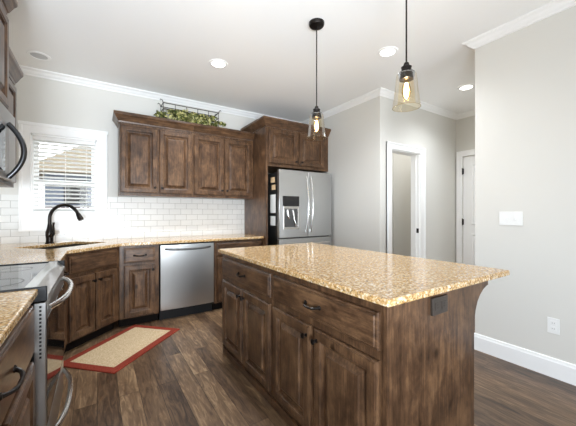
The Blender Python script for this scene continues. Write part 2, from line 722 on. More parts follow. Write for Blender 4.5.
def panel_loops(u0, u1, z0, z1, spec, to3):
    loops = []
    for inset, dep in spec:
        loops.append([to3(u0 + inset, dep, z0 + inset), to3(u1 - inset, dep, z0 + inset),
                      to3(u1 - inset, dep, z1 - inset), to3(u0 + inset, dep, z1 - inset)])
    return loops


# the closed hall door with two raised panels
bm = bm_new()
box(bm, XH + 0.02, XH + 0.06, HY0 + 0.004, HY1 - 0.004, 0.01, HZ - 0.004)
tx = lambda u, d, z: (XH + 0.02 - d, u, z)
for z0, z1 in ((0.2, 0.92), (1.06, HZ - 0.13)):
    rings(bm, panel_loops(HY0 + 0.12, HY1 - 0.12, z0, z1, [(0, 0.0), (0.004, 0.012), (0.02, 0.012), (0.03, 0.003), (0.045, 0.003), (0.07, 0.01)], tx), cap0=False)
d1 = struct('door_1', bm, M['trim'], 0.0015)
for zz in (1.905, 1.1, 0.3):
    bm = bm_new()
    box(bm, XH - 0.006, XH + 0.022, HY1 - 0.014, HY1 + 0.012, zz - 0.045, zz + 0.045)
    lathe(bm, [(0.009, -0.055), (0.009, 0.055)], (XH - 0.006, HY1 + 0.002, zz), seg=10)
    make('hinge', bm, M['iron'], d1)
bm = bm_new()
lathe(bm, [(0.026, 0.0), (0.026, 0.006), (0.012, 0.012), (0.012, 0.03), (0.027, 0.04), (0.027, 0.055), (0.01, 0.062)], (0, 0, 0), seg=16)
bmesh.ops.rotate(bm, verts=bm.verts[:], cent=(0, 0, 0), matrix=Matrix.Rotation(R(-90), 3, 'Y'))
bmesh.ops.translate(bm, verts=bm.verts[:], vec=(XH + 0.02, HY0 + 0.07, 0.98))
make('door_knob', bm, M['iron'], d1, smooth=True)

# kitchen window: casing, jamb, two sashes, panes
bm = bm_new()
CX0, CX1, CZ0, CZ1 = -0.70, 0.10, 1.05, 2.23
yo = YB - 0.03
box(bm, CX0, WX0 + 0.005, yo, YB, CZ0 + 0.10, CZ1)
box(bm, WX1 - 0.005, CX1, yo, YB, CZ0 + 0.10, CZ1)
box(bm, CX0, CX1, yo - 0.001, YB, WZ1, CZ1)
box(bm, CX0, CX1, yo - 0.001, YB, CZ0, WZ0 + 0.005)
box(bm, CX0 - 0.006, CX0 + 0.022, yo - 0.012, YB, CZ0, CZ1)
box(bm, CX1 - 0.022, CX1 + 0.006, yo - 0.012, YB, CZ0, CZ1)
box(bm, CX0 - 0.012, CX1 + 0.012, yo - 0.016, YB, CZ1 - 0.03, CZ1 + 0.004)
box(bm, CX0 - 0.008, CX1 + 0.008, yo - 0.0135, YB, CZ0 - 0.004, CZ0 + 0.02)
box(bm, WX0 - 0.005, WX0 + 0.018, YB, YB + T, WZ0, WZ1)
box(bm, WX1 - 0.018, WX1 + 0.005, YB, YB + T, WZ0, WZ1)
box(bm, WX0, WX1, YB, YB + T, WZ1 - 0.018, WZ1 + 0.005)
box(bm, WX0, WX1, YB - 0.02, YB + T, WZ0 - 0.005, WZ0 + 0.018)
w1 = struct('window_1', bm, M['trim'], 0.002)


def sash(z0, z1, y):
    b_ = bm_new()
    x0, x1 = WX0 + 0.018, WX1 - 0.018
    box(b_, x0, x0 + 0.04, y, y + 0.03, z0, z1)
    box(b_, x1 - 0.04, x1, y, y + 0.03, z0, z1)
    box(b_, x0 + 0.04, x1 - 0.04, y, y + 0.03, z0, z0 + 0.05)
    box(b_, x0 + 0.04, x1 - 0.04, y, y + 0.03, z1 - 0.05, z1)
    s_ = make('sash', b_, M['trim'], w1)
    b_ = bm_new()
    box(b_, x0 + 0.035, x1 - 0.035, y + 0.012, y + 0.016, z0 + 0.045, z1 - 0.045)
    make('pane', b_, M['pane'], s_)


sash(WZ0 + 0.018, 1.625, YB + 0.062)
sash(1.575, WZ1 - 0.018, YB + 0.093)

# tiled backsplash, glazed white subway tile
bm = bm_new()
ZT0, ZT1 = 0.92, 1.44
box(bm, XL + 0.008, CX0, YB - 0.009, YB, ZT0, ZT1)
box(bm, CX0, CX1, YB - 0.009, YB, ZT0, CZ0 + 0.015)
box(bm, CX1, 1.933, YB - 0.009, YB, ZT0, ZT1)
struct('trim_4', bm, M['tile'])
bm = bm_new()
box(bm, XL, XL + 0.008, 0.65, YB, ZT0, ZT1)
struct('trim_5', bm, M['tile'])

# ------------------------------------------------------------------ outside the window
bm = bm_new(); box(bm, -14, 12, YB + 0.6, 30, -0.6, -0.45)
o = struct('ground', bm, M['lawn'])
hs = thing('neighbor_house', 'grey sided neighbouring house with brown brick base seen through the kitchen blind', 'house', (-0.9, 8.6, -0.45))
bm = bm_new(); box(bm, -0.1, 5.5, 0, 5, 1.8, 2.6)
make('siding_wall', bm, M['siding'], hs)
bm = bm_new(); box(bm, -0.6, 5.5, -0.05, 5, 0, 1.82)
make('brick_base', bm, M['brick'], hs)
bm = bm_new(); prism_y(bm, [(-0.5, 2.6), (5.9, 2.6), (2.6, 4.4)], -0.4, 5.2)
make('roof', bm, M['roof'], hs)
bm = bm_new(); box(bm, 0.25, 0.7, -0.02, 0.02, 1.9, 2.5)
make('window', bm, M['black_glass'], hs)

# window blind
bl = thing('window_blind', 'white horizontal slat blind in the window above the sink', 'blind', (-0.3075, YB + 0.025, 2.09))
bm = bm_new(); box(bm, -0.285, 0.285, -0.022, 0.03, -0.035, 0.01)
make('headrail', bm, M['slat'], bl, 0.002)
bm = bm_new()
for i in range(17):
    z = -0.075 - i * 0.046
    t = R(14)
    dy, dz = 0.024 * math.cos(t), 0.024 * math.sin(t)
    pts = [(-dy, dz - 0.0015), (0, 0.0025), (dy, -dz - 0.0015), (dy, -dz + 0.0015), (0, 0.0055), (-dy, dz + 0.0015)]
    rings(bm, [[(x, p[0], z + p[1]) for p in pts] for x in (-0.282, 0.282)])
o = make('slat', bm, M['slat'], bl)
bm = bm_new()
for x in (-0.2, 0.0, 0.2):
    for y in (-0.025, 0.025):
        tube(bm, [(x, y, -0.03), (x, y, -0.83)], 0.0014, 6)
make('cord', bm, M['slat'], bl)
bm = bm_new(); box(bm, -0.282, 0.282, -0.024, 0.024, -0.838, -0.822)
make('bottom_rail', bm, M['slat'], bl, 0.002)

# ------------------------------------------------------------------ cabinet builders
DOOR_SPEC = [(0.0, 0.0), (0.0, 0.012), (0.002, 0.017), (0.007, 0.0205), (0.011, 0.0205), (0.0125, 0.0235), (0.050, 0.0235), (0.053, 0.0225),
             (0.056, 0.0185), (0.060, 0.017), (0.063, 0.003), (0.077, 0.002), (0.100, 0.014), (0.104, 0.0205), (0.108, 0.0215)]
DRAWER_SPEC = [(0.0, 0.0), (0.0, 0.011), (0.002, 0.015), (0.008, 0.018), (0.013, 0.018), (0.016, 0.0225), (0.02, 0.0235)]


def loc3(u, d, z):
    return (u, -d, z)


def add_knob(parent, u, z, d=0.0225):
    b_ = bm_new()
    lathe(b_, [(0.011, 0.0), (0.011, 0.003), (0.006, 0.006), (0.0055, 0.014), (0.012, 0.019), (0.0155, 0.024), (0.0145, 0.029), (0.007, 0.032)],
          (u, -d, z), '-y', 14)
    make('knob', b_, M['bronze'], parent, smooth=True)


def add_pull(parent, u, z, d=0.0225, w=0.115):
    b_ = bm_new()
    pts = []
    h = w / 2
    for i in range(13):
        t = -1 + i / 6.0
        pts.append((u + t * h, -d - 0.030 * (1 - t ** 4), z - 0.008 * (1 - t * t)))
    tube(b_, pts, 0.006, 8, [0.0065 - 0.002 * (1 - abs(-1 + i / 6.0)) + 0.002 * math.cos((i - 6) * 1.0) ** 2 for i in range(13)])
    for s in (-1, 1):
        lathe(b_, [(0.012, 0.0), (0.012, 0.003), (0.007, 0.008)], (u + s * h, -d, z), '-y', 12)
    make('pull', b_, M['bronze'], parent, smooth=True)


def add_door(parent, u0, u1, z0, z1, knob=None):
    b_ = bm_new()
    rings(b_, panel_loops(u0, u1, z0, z1, DOOR_SPEC, loc3))
    o_ = make('door', b_, M['wood'], parent)
    if knob:
        add_knob(o_, knob[0], knob[1])
    return o_


def add_drawer(parent, u0, u1, z0, z1, pull=True, name='drawer_front', pu=None, pw=0.115):
    b_ = bm_new()
    rings(b_, panel_loops(u0, u1, z0, z1, DRAWER_SPEC, loc3))
    o_ = make(name, b_, M['wood_h'], parent)
    if pull:
        add_pull(o_, (u0 + u1) / 2 if pu is None else pu, (z0 + z1) / 2, w=pw)
    return o_


def base_cabinet(label, loc, rz, w, depth, group=None, toe=0.07, kick=0.10, top=0.89, name='base_cabinet', shell=False):
    t = thing(name, label, 'cabinet', loc, rz, group)
    b_ = bm_new()
    h = w / 2
    if shell:
        box(b_, -h, h, 0.0, 0.02, kick, top)
        box(b_, -h + 0.003, h - 0.003, 0.02, depth, kick, kick + 0.02)
    else:
        box(b_, -h, h, 0.0, depth, kick, top)
    make('body', b_, M['wood'], t, 0.0015)
    if kick > 0:
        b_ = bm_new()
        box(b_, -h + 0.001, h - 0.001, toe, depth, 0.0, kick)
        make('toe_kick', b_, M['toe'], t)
    return t


CROWN = [(0.0, 0.0), (0.008, 0.0), (0.012, 0.014), (0.02, 0.02), (0.045, 0.06), (0.056, 0.072), (0.06, 0.08), (0.06, 0.1), (0.0, 0.1)]


def cab_crown(parent, path, z, scale=1.0, hs=1.1):
    b_ = bm_new()
    sweep(b_, path, [(-o * scale, z + dz * hs) for o, dz in CROWN])
    make('crown_molding', b_, M['wood_h'], parent)


# ------------------------------------------------------------------ island
isl_g = None
t = base_cabinet('long island base cabinet nearest the dishwasher end, wide drawer above two paneled doors', (0.955, 2.0875, 0), -90, 0.885, 0.62, kick=0.0)
for c in t.children:
    pass
add_drawer(t, -0.437, 0.42, 0.695, 0.85)
add_door(t, -0.437, -0.018, 0.085, 0.655, (-0.045, 0.60))
add_door(t, 0.006, 0.42, 0.085, 0.655, (0.034, 0.60))
bm = bm_new(); box(bm, -0.4425, 0.4425, -0.014, 0.0, 0.0, 0.055)
make('base_shoe', bm, M['wood_h'], t, 0.004)
t = base_cabinet('island base cabinet nearest the camera, wide drawer above two paneled doors', (0.955, 1.212, 0), -90, 0.866, 0.62, kick=0.0)
add_drawer(t, -0.415, 0.419, 0.695, 0.85)
add_door(t, -0.415, -0.024, 0.085, 0.655, (-0.052, 0.60))
add_door(t, 0.008, 0.419, 0.085, 0.655, (0.036, 0.60))
bm = bm_new(); box(bm, -0.433, 0.433, -0.014, 0.0, 0.0, 0.055)
make('base_shoe', bm, M['wood_h'], t, 0.004)


def end_panel(label, y0, y1):
    prof = [(0.95, 0.0), (1.632, 0.0), (1.632, 0.66), (1.636, 0.70), (1.648, 0.745), (1.668, 0.785), (1.695, 0.815), (1.73, 0.84),
            (1.765, 0.853), (1.785, 0.857), (1.785, 0.89), (0.95, 0.89)]
    b_ = bm_new()
    prism_y(b_, prof, y0, y1)
    o_ = make('island_end_panel', b_, M['wood'], None, 0.002)
    tag(o_, label, 'panel')
    return o_


end_panel('flat wooden island end panel facing the camera with curved corbel under the worktop', 0.755, 0.778)
end_panel('wooden island end panel at the far end by the fridge', 2.531, 2.553)
bm = bm_new(); box(bm, 1.576, 1.60, 0.779, 2.53, 0, 0.89)
tag(make('island_back_panel', bm, M['wood'], None, 0.001), 'wooden back panel of the island facing the white wall', 'panel')

bm = bm_new()
box(bm, 0.92, 1.985, 0.727, 2.585, 0.89, 0.92)
tag(make('island_countertop', bm, M['granite'], None, 0.006, seg=3), 'speckled tan granite worktop on the island', 'countertop')


def outlet(name, label, cx, cz, w, h, mat, mat2, gangs, horizontal=False, toggles=False, to3=None, thick=0.006):
    t_ = thing(name, label, 'outlet' if not toggles else 'light switch', to3(cx, 0, cz))
    ox, oy, oz = to3(cx, 0, cz)

    def lb(b_, u0, u1, d0, d1, z0, z1):
        p, q = to3(cx + u0, d0, cz + z0), to3(cx + u1, d1, cz + z1)
        xs = sorted((p[0] - ox, q[0] - ox)); ys = sorted((p[1] - oy, q[1] - oy)); zs = sorted((p[2] - oz, q[2] - oz))
        box(b_, xs[0], xs[1], ys[0], ys[1], zs[0], zs[1])
    b_ = bm_new(); lb(b_, -w / 2, w / 2, 0.0005, thick, -h / 2, h / 2)
    make('plate', b_, mat, t_, 0.0015)
    for gx, gz in gangs:
        b_ = bm_new()
        if toggles:
            lb(b_, gx - 0.005, gx + 0.005, thick, thick + 0.009, gz - 0.012, gz + 0.006)
            make('toggle', b_, mat2, t_, 0.001)
        else:
            hw = 0.017
            lb(b_, gx - hw, gx + hw, thick, thick + 0.002, gz - hw, gz + hw)
            r_ = make('receptacle', b_, mat2, t_, 0.0006)
            b_ = bm_new()
            for s in (-1, 1):
                if horizontal:
                    lb(b_, gx - 0.004, gx + 0.004, thick + 0.002, thick + 0.0024, gz + s * 0.006 - 0.001, gz + s * 0.006 + 0.001)
                else:
                    lb(b_, gx + s * 0.006 - 0.001, gx + s * 0.006 + 0.001, thick + 0.002, thick + 0.0024, gz - 0.004, gz + 0.004)
            make('slot', b_, M['black'], r_)
    return t_


outlet('electrical_outlet', 'dark bronze double outlet on the island end panel', 1.30, 0.832, 0.122, 0.078, M['outlet_bronze'], M['outlet_bronze'],
       [(-0.026, 0), (0.026, 0)], True, to3=lambda u, d, z: (u, 0.755 - d, z), thick=0.012)
outlet('light_switch', 'white two gang light switch on the right wall', 1.062, 1.20, 0.165, 0.115, M['plate'], M['plate'],
       [(-0.03, 0), (0.03, 0)], toggles=True, to3=lambda u, d, z: (XR - d, u, z))
outlet('electrical_outlet', 'white outlet low on the right wall above the baseboard', 0.785, 0.39, 0.072, 0.116, M['plate'], M['plate'],
       [(0, -0.021), (0, 0.021)], to3=lambda u, d, z: (XR - d, u, z))

# ------------------------------------------------------------------ wall run: base cabinets
t = base_cabinet('narrow base cabinet left of the dishwasher with one drawer and one door', (0.396, 3.63, 0), 0, 0.392, 0.61)
add_drawer(t, -0.155, 0.155, 0.70, 0.862)
add_door(t, -0.155, 0.155, 0.115, 0.675, (0.128, 0.615))
t = base_cabinet('base cabinet right of the dishwasher beside the fridge panel, partly behind the island', (1.587, 3.63, 0), 0, 0.688, 0.61)
add_drawer(t, -0.315, 0.315, 0.70, 0.862)
add_door(t, -0.315, -0.006, 0.115, 0.675, (-0.035, 0.615))
add_door(t, 0.006, 0.315, 0.115, 0.675, (0.035, 0.615))
t = base_cabinet('diagonal corner sink cabinet with false drawer front and two doors', (-0.0235, 3.4085, 0), 45, 0.624, 0.5, shell=True, name='sink_cabinet')
add_drawer(t, -0.27, 0.27, 0.70, 0.862, pull=False, name='false_front')
add_door(t, -0.27, -0.006, 0.115, 0.665, (-0.034, 0.60))
add_door(t, 0.006, 0.27, 0.115, 0.665, (0.034, 0.60))
t = base_cabinet('base cabinet between the oven range and the corner sink', (-0.245, 2.85, 0), 90, 0.66, 0.6)
add_drawer(t, -0.29, 0.29, 0.70, 0.862)
add_door(t, -0.29, 0.29, 0.115, 0.675, (-0.25, 0.615))
t = base_cabinet('near left base cabinet beside the range with black drawer pull', (-0.242, 1.18, 0), 90, 0.95, 0.64)
add_drawer(t, -0.44, 0.44, 0.655, 0.862, pu=-0.02, pw=0.17)
add_door(t, -0.44, -0.006, 0.115, 0.625, (-0.04, 0.56))
add_door(t, 0.006, 0.44, 0.115, 0.625, (0.04, 0.56))

# L-shaped worktop with the sink cut-out
SC = Vector((-0.285, 3.775)); sd = Vector((math.sqrt(.5), math.sqrt(.5))); sn = Vector((math.sqrt(.5), -math.sqrt(.5)))
SL, SW = 0.315, 0.215
hole = [SC + sd * a * SL + sn * b * SW for a, b in ((-1, -1), (1, -1), (1, 1), (-1, 1))]
outer = [(-0.215, 2.505), (-0.215, 3.172), (0.213, 3.60), (1.932, 3.60), (1.932, 4.24), (XL + 0.009, 4.24), (XL + 0.009, 2.505)]
bm = bm_new()
edges = []
for lp in (outer, [tuple(p) for p in hole]):
    v_ = [bm.verts.new((p[0], p[1], 0.89)) for p in lp]
    for i in range(len(v_)):
        edges.append(bm.edges.new((v_[i], v_[(i + 1) % len(v_)])))
res = bmesh.ops.triangle_fill(bm, use_beauty=True, use_dissolve=False, edges=edges)
fs = [f for f in bm.faces]
ex = bmesh.ops.extrude_face_region(bm, geom=fs)
bmesh.ops.translate(bm, verts=[v for v in ex['geom'] if isinstance(v, bmesh.types.BMVert)], vec=(0, 0, 0.03))
tag(make('countertop', bm, M['granite'], None, 0.005, seg=3), 'speckled tan granite worktop round the sink corner and over the dishwasher', 'countertop')
bm = bm_new(); box(bm, XL + 0.009, -0.215, 0.66, 1.664, 0.89, 0.92)
tag(make('countertop', bm, M['granite'], None, 0.006, seg=3), 'speckled tan granite worktop at near left of the range', 'countertop')

# sink and faucet
sk = thing('kitchen_sink', 'dark undermount sink set in the corner worktop', 'sink', (SC.x, SC.y, 0), 45)
bm = bm_new()
a, b = SL + 0.008, SW + 0.008
rings(bm, [[(-a - .02, -b - .02, .889), (a + .02, -b - .02, .889), (a + .02, b + .02, .889), (-a - .02, b + .02, .889)],
           [(-a, -b, .889), (a, -b, .889), (a, b, .889), (-a, b, .889)],
           [(-a + .01, -b + .01, .70), (a - .01, -b + .01, .70), (a - .01, b - .01, .70), (-a + .01, b - .01, .70)],
           [(-a + .03, -b + .03, .685), (a - .03, -b + .03, .685), (a - .03, b - .03, .685), (-a + .03, b - .03, .685)]], cap0=False)
make('basin', bm, M['sink'], sk)
bm = bm_new(); lathe(bm, [(0.045, 0.686), (0.045, 0.69), (0.03, 0.688)], (0, 0, 0), seg=20)
make('drain', bm, M['chrome'], sk, smooth=True)

fc = thing('faucet', 'dark bronze gooseneck faucet behind the corner sink', 'faucet', (-0.425, 4.02, 0.92), -28)
bm = bm_new()
lathe(bm, [(0.040, 0.0), (0.040, 0.008), (0.033, 0.016), (0.032, 0.05), (0.037, 0.09), (0.036, 0.12), (0.026, 0.155), (0.021, 0.185), (0.0175, 0.21)], seg=20)
make('body', bm, M['bronze'], fc, smooth=True)
bm = bm_new()
pts = [(0, 0, 0.20), (0, 0, 0.25)]
Rr = 0.147
for i in range(1, 16):
    t_ = math.pi - i / 15.0 * R(158)
    pts.append((Rr + Rr * math.cos(t_), 0, 0.262 + Rr * math.sin(t_)))
p1 = Vector(pts[-1]); dv = (p1 - Vector(pts[-2])).normalized()
tube(bm, pts, 0.0165, 14)
make('spout', bm, M['bronze'], fc, smooth=True)
bm = bm_new()
tube(bm, [tuple(p1 - dv * 0.004), tuple(p1 + dv * 0.012), tuple(p1 + dv * 0.05), tuple(p1 + dv * 0.078)], 0.02, 14, [0.0185, 0.021, 0.027, 0.025])
make('spray_head', bm, M['bronze'], fc, smooth=True)
bm = bm_new()
tube(bm, [(0.012, -0.012, 0.075), (0.045, -0.03, 0.095), (0.062, -0.036, 0.115)], 0.014, 12, [0.018, 0.021, 0.016])
tube(bm, [(0.058, -0.036, 0.10), (0.066, -0.038, 0.145), (0.06, -0.036, 0.19), (0.066, -0.038, 0.225)], 0.008, 10, [0.014, 0.0105, 0.0095, 0.0115])
make('lever', bm, M['bronze'], fc, smooth=True)

# ------------------------------------------------------------------ dishwasher
dw = thing('dishwasher', 'stainless steel dishwasher under the granite worktop', 'dishwasher', (0.917, 3.63, 0))
bm = bm_new(); box(bm, -0.315, 0.315, 0.0, 0.58, 0.1, 0.885)
make('body', bm, M['black'], dw)
bm = bm_new()
sec = []
for i in range(13):
    u = -0.31 + 0.62 * i / 12
    sec.append((u, -0.02 - 0.012 * (1 - (u / 0.31) ** 2)))
sec += [(0.31, 0.0), (-0.31, 0.0)]
prism_z(bm, sec, 0.128, 0.872)
make('door', bm, M['steel'], dw, 0.002, smooth=True)
bm = bm_new()
pts = []
for i in range(15):
    tt = -1 + i / 7.0
    pts.append((tt * 0.262, -0.03 - 0.036 * (1 - tt ** 6), 0.828 - 0.012 * (1 - tt * tt)))
tube(bm, pts, 0.0115, 12)
make('handle', bm, M['steel_dark'], dw, smooth=True)
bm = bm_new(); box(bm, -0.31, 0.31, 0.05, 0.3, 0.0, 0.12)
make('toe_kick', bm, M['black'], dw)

# ------------------------------------------------------------------ upper cabinets on the back wall
ug = 'row of upper cabinets on the back wall'
BT = 2.30
up1 = thing('upper_cabinet', 'two door wooden upper cabinet nearest the window, with leafy basket on top', 'cabinet', (0.636, 3.93, 0))
bm = bm_new(); box(bm, -0.42, 0.42, 0.0, 0.305, 1.45, BT)
make('body', bm, M['wood'], up1, 0.0015)
add_door(up1, -0.412, -0.014, 1.485, 2.27, (-0.045, 1.55))
add_door(up1, 0.006, 0.405, 1.485, 2.27, (0.036, 1.55))
cab_crown(up1, [(0.42, 0.0), (-0.42, 0.0), (-0.42, 0.305)][::-1], BT)
up2 = thing('upper_cabinet', 'two door wooden upper cabinet beside the fridge panel', 'cabinet', (1.4935, 3.93, 0))
bm = bm_new(); box(bm, -0.4365, 0.4365, 0.0, 0.305, 1.45, BT)
make('body', bm, M['wood'], up2, 0.0015)
add_door(up2, -0.428, -0.02, 1.485, 2.27, (-0.05, 1.55))
add_door(up2, -0.008, 0.402, 1.485, 2.27, (0.022, 1.55))
cab_crown(up2, [(0.4365, 0.0), (-0.4365, 0.0)][::-1], BT)

# fridge side panel and cabinet above the fridge
bm = bm_new(); box(bm, 1.934, 1.968, 3.55, 4.245, 0, 2.43)
tag(make('fridge_side_panel', bm, M['wood'], None, 0.0015), 'tall wooden side panel between the worktop and the fridge', 'panel')
fcab = thing('fridge_cabinet', 'two door wooden cabinet above the refrigerator', 'cabinet', (2.508, 3.55, 0))
bm = bm_new(); box(bm, -0.539, 0.539, 0.0, 0.69, 1.89, 2.43)
make('body', bm, M['wood'], fcab, 0.0015)
add_door(fcab, -0.53, -0.062, 1.93, 2.41, (-0.092, 1.98))
add_door(fcab, -0.018, 0.44, 1.93, 2.41, (0.012, 1.98))
cab_crown(fcab, [(-0.574, 0.69), (-0.574, 0.0), (0.539, 0.0)], 2.43, 1.15, 1.15)

# ------------------------------------------------------------------ refrigerator
fr = thing('refrigerator', 'stainless french door refrigerator with ice dispenser', 'refrigerator', (2.52, 3.45, 0))
bm = bm_new(); box(bm, -0.462, 0.455, 0.0, 0.72, 0.03, 1.80)
make('body', bm, M['steel_dark'], fr, 0.003)


def fridge_door(u0, u1, z0, z1, name):
    b_ = bm_new()
    sec_ = []
    for i in range(9):
        u = u0 + (u1 - u0) * i / 8
        sec_.append((u, -0.055 - 0.008 * (1 - ((u - (u0 + u1) / 2) / ((u1 - u0) / 2)) ** 2)))
    sec_ += [(u1, -0.004), (u0, -0.004)]
    prism_z(b_, sec_, z0, z1)
    return make(name, b_, M['steel_v'], fr, 0.004, smooth=True)


dl = fridge_door(-0.466, 0.014, 0.905, 1.835, 'door')
dr = fridge_door(0.02, 0.458, 0.905, 1.835, 'door')
dz = fridge_door(-0.466, 0.458, 0.06, 0.888, 'freezer_drawer')


def bow_v(parent, u, z0, z1, y0, bow, r, mat):
    b_ = bm_new()
    pts_ = []
    for i in range(17):
        t_ = -1 + i / 8.0
        pts_.append((u, y0 - bow * (1 - t_ * t_) - 0.0, (z0 + z1) / 2 + t_ * (z1 - z0) / 2))
    tube(b_, pts_, r, 12)
    for z in (z0 + 0.02, z1 - 0.02):
        box(b_, u - 0.008, u + 0.008, y0 - 0.01, y0 + 0.03, z - 0.015, z + 0.015)
    make('handle', b_, mat, parent, smooth=True)


bow_v(dl, -0.022, 0.97, 1.757, -0.08, 0.045, 0.013, M['chrome'])
bow_v(dr, 0.056, 0.97, 1.757, -0.08, 0.045, 0.013, M['chrome'])
b_ = bm_new()
tube(b_, [(-0.38, -0.07, 0.815), (-0.37, -0.105, 0.815), (0.36, -0.105, 0.815), (0.37, -0.07, 0.815)], 0.013, 12)
make('handle', b_, M['chrome'], dz, smooth=True)
b_ = bm_new(); box(b_, -0.412, -0.142, -0.0665, -0.05, 1.335, 1.475)
cp = make('dispenser_panel', b_, M['black_glass'], dl, 0.002)
b_ = bm_new()
box(b_, -0.40, -0.15, -0.0655, -0.05, 1.30, 1.334)
box(b_, -0.40, -0.385, -0.0655, -0.05, 1.03, 1.30)
box(b_, -0.165, -0.15, -0.0655, -0.05, 1.03, 1.30)
box(b_, -0.40, -0.15, -0.068, -0.05, 1.02, 1.05)
make('dispenser_frame', b_, M['chrome'], dl, 0.002)
b_ = bm_new(); box(b_, -0.386, -0.164, -0.0642, -0.05, 1.05, 1.30)
make('dispenser_recess', b_, M['steel_dark'], dl)
b_ = bm_new()
tube(b_, [(-0.34, -0.066, 1.29), (-0.335, -0.075, 1.2), (-0.32, -0.07, 1.17)], 0.016, 10)
tube(b_, [(-0.25, -0.066, 1.29), (-0.24, -0.08, 1.16), (-0.2, -0.075, 1.06)], 0.013, 10)
make('dispenser_paddle', b_, M['chrome'], dl, smooth=True)

for (nm, z0, z1, y0, y1, mt, lab) in (
        ('paper_note', 1.665, 1.74, 3.515, 3.63, 'paper_tan', 'tan note uppermost on the side of the fridge'),
        ('paper_note', 1.565, 1.635, 3.50, 3.60, 'paper_tan', 'small tan note second from top on the fridge side'),
        ('paper_note', 1.245, 1.50, 3.495, 3.64, 'paper', 'large white sheet on the side of the fridge'),
        ('paper_note', 1.07, 1.20, 3.50, 3.635, 'paper', 'lowest small white sheet on the side of the fridge')):
    b_ = bm_new(); box(b_, 2.0555, 2.0578, y0, y1, z0, z1)
    tag(make(nm, b_, M[mt]), lab, 'note', 'notes on the fridge side')

# ------------------------------------------------------------------ range
rg = thing('oven_range', 'stainless electric range with black glass cooktop', 'oven', (-0.235, 2.085, 0), 90)
bm = bm_new(); box(bm, -0.412, 0.412, 0.0, 0.64, 0.04, 0.9)
make('body', bm, M['black'], rg)
bm = bm_new()
box(bm, -0.414, 0.414, 0.0, 0.64, 0.900, 0.921)
ct = make('cooktop', bm, M['black_glass'], rg, 0.003)
bm = bm_new()
prism = [(-0.052, 0.865), (-0.052, 0.885), (-0.012, 0.924), (0.03, 0.926), (0.03, 0.865)]
a_ = [[(u, y, z) for y, z in prism] for u in (-0.405, 0.405)]
rings(bm, a_)
make('control_panel', bm, M['steel'], rg, 0.002)
for s in (-1, 1):
    bm = bm_new()
    box(bm, s * 0.4145 - 0.0075, s * 0.4145 + 0.0075, -0.05, 0.64, 0.862, 0.926)
    make('end_cap', bm, M['black'], rg, 0.003)
bm = bm_new()
box(bm, -0.41, 0.41, -0.046, -0.002, 0.285, 0.855)
od = make('oven_door', bm, M['steel'], rg, 0.004)
bm = bm_new(); box(bm, -0.397, 0.402, -0.0485, -0.04, 0.30, 0.775)
make('oven_window', bm, M['black_glass'], od, 0.002)
bm = bm_new()
for i in range(14):
    z = 0.835 - i * 0.017
    box(bm, -0.4108, -0.409, -0.03, -0.022, z - 0.005, z + 0.005)
make('vent', bm, M['black'], od)


def bow_h(parent, z, span, y0, bow, r):
    b2 = bm_new()
    pts_ = []
    for i in range(17):
        t_ = -1 + i / 8.0
        pts_.append((t_ * span, y0 - bow * (1 - abs(t_) ** 2.6), z))
    tube(b2, pts_, r, 12)
    make('handle', b2, M['chrome'], parent, smooth=True)


bow_h(od, 0.815, 0.36, -0.046, 0.062, 0.0135)
bm = bm_new(); box(bm, -0.41, 0.41, -0.044, -0.002, 0.06, 0.272)
wd = make('drawer_front', bm, M['steel'], rg, 0.004)
bow_h(wd, 0.215, 0.36, -0.044, 0.06, 0.0135)
for x, y, r_ in ((-0.2, 0.16, 0.1), (0.2, 0.16, 0.075), (-0.2, 0.45, 0.075), (0.2, 0.45, 0.1)):
    bm = bm_new()
    lathe(bm, [(r_, 0.9212), (r_, 0.9215), (r_ - 0.003, 0.9215), (r_ - 0.003, 0.9212)], (x, y, 0), seg=36, cap0=False, cap1=False)
    make('burner_ring', bm, M['steel_dark'], ct)

# ------------------------------------------------------------------ microwave and cabinets on the left wall
mw = thing('microwave', 'stainless over range microwave with curved dark handle', 'microwave', (-0.455, 2.095, 1.42), 90)
bm = bm_new(); box(bm, -0.405, 0.405, 0.0, 0.44, 0.0, 0.425)
make('body', bm, M['steel_dark'], mw, 0.003)
bm = bm_new(); box(bm, -0.405, 0.405, -0.02, -0.001, 0.345, 0.425)
make('vent_grille', bm, M['steel'], mw, 0.002)
bm = bm_new(); box(bm, -0.405, 0.225, -0.022, -0.001, 0.02, 0.343)
md_ = make('door', bm, M['steel'], mw, 0.003)
bm = bm_new(); box(bm, -0.36, 0.15, -0.0235, -0.01, 0.06, 0.315)
make('door_window', bm, M['black_glass'], md_, 0.002)
bm = bm_new(); box(bm, 0.229, 0.405, -0.022, -0.001, 0.02, 0.343)
make('control_panel', bm, M['steel'], mw, 0.002)
b_ = bm_new()
pts = []
for i in range(17):
    t_ = -1 + i / 8.0
    pts.append((0.195, -0.026 - 0.07 * (1 - t_ * t_), 0.185 + t_ * 0.155))
tube(b_, pts, 0.014, 12)
make('handle', b_, M['black_steel'], md_, smooth=True)

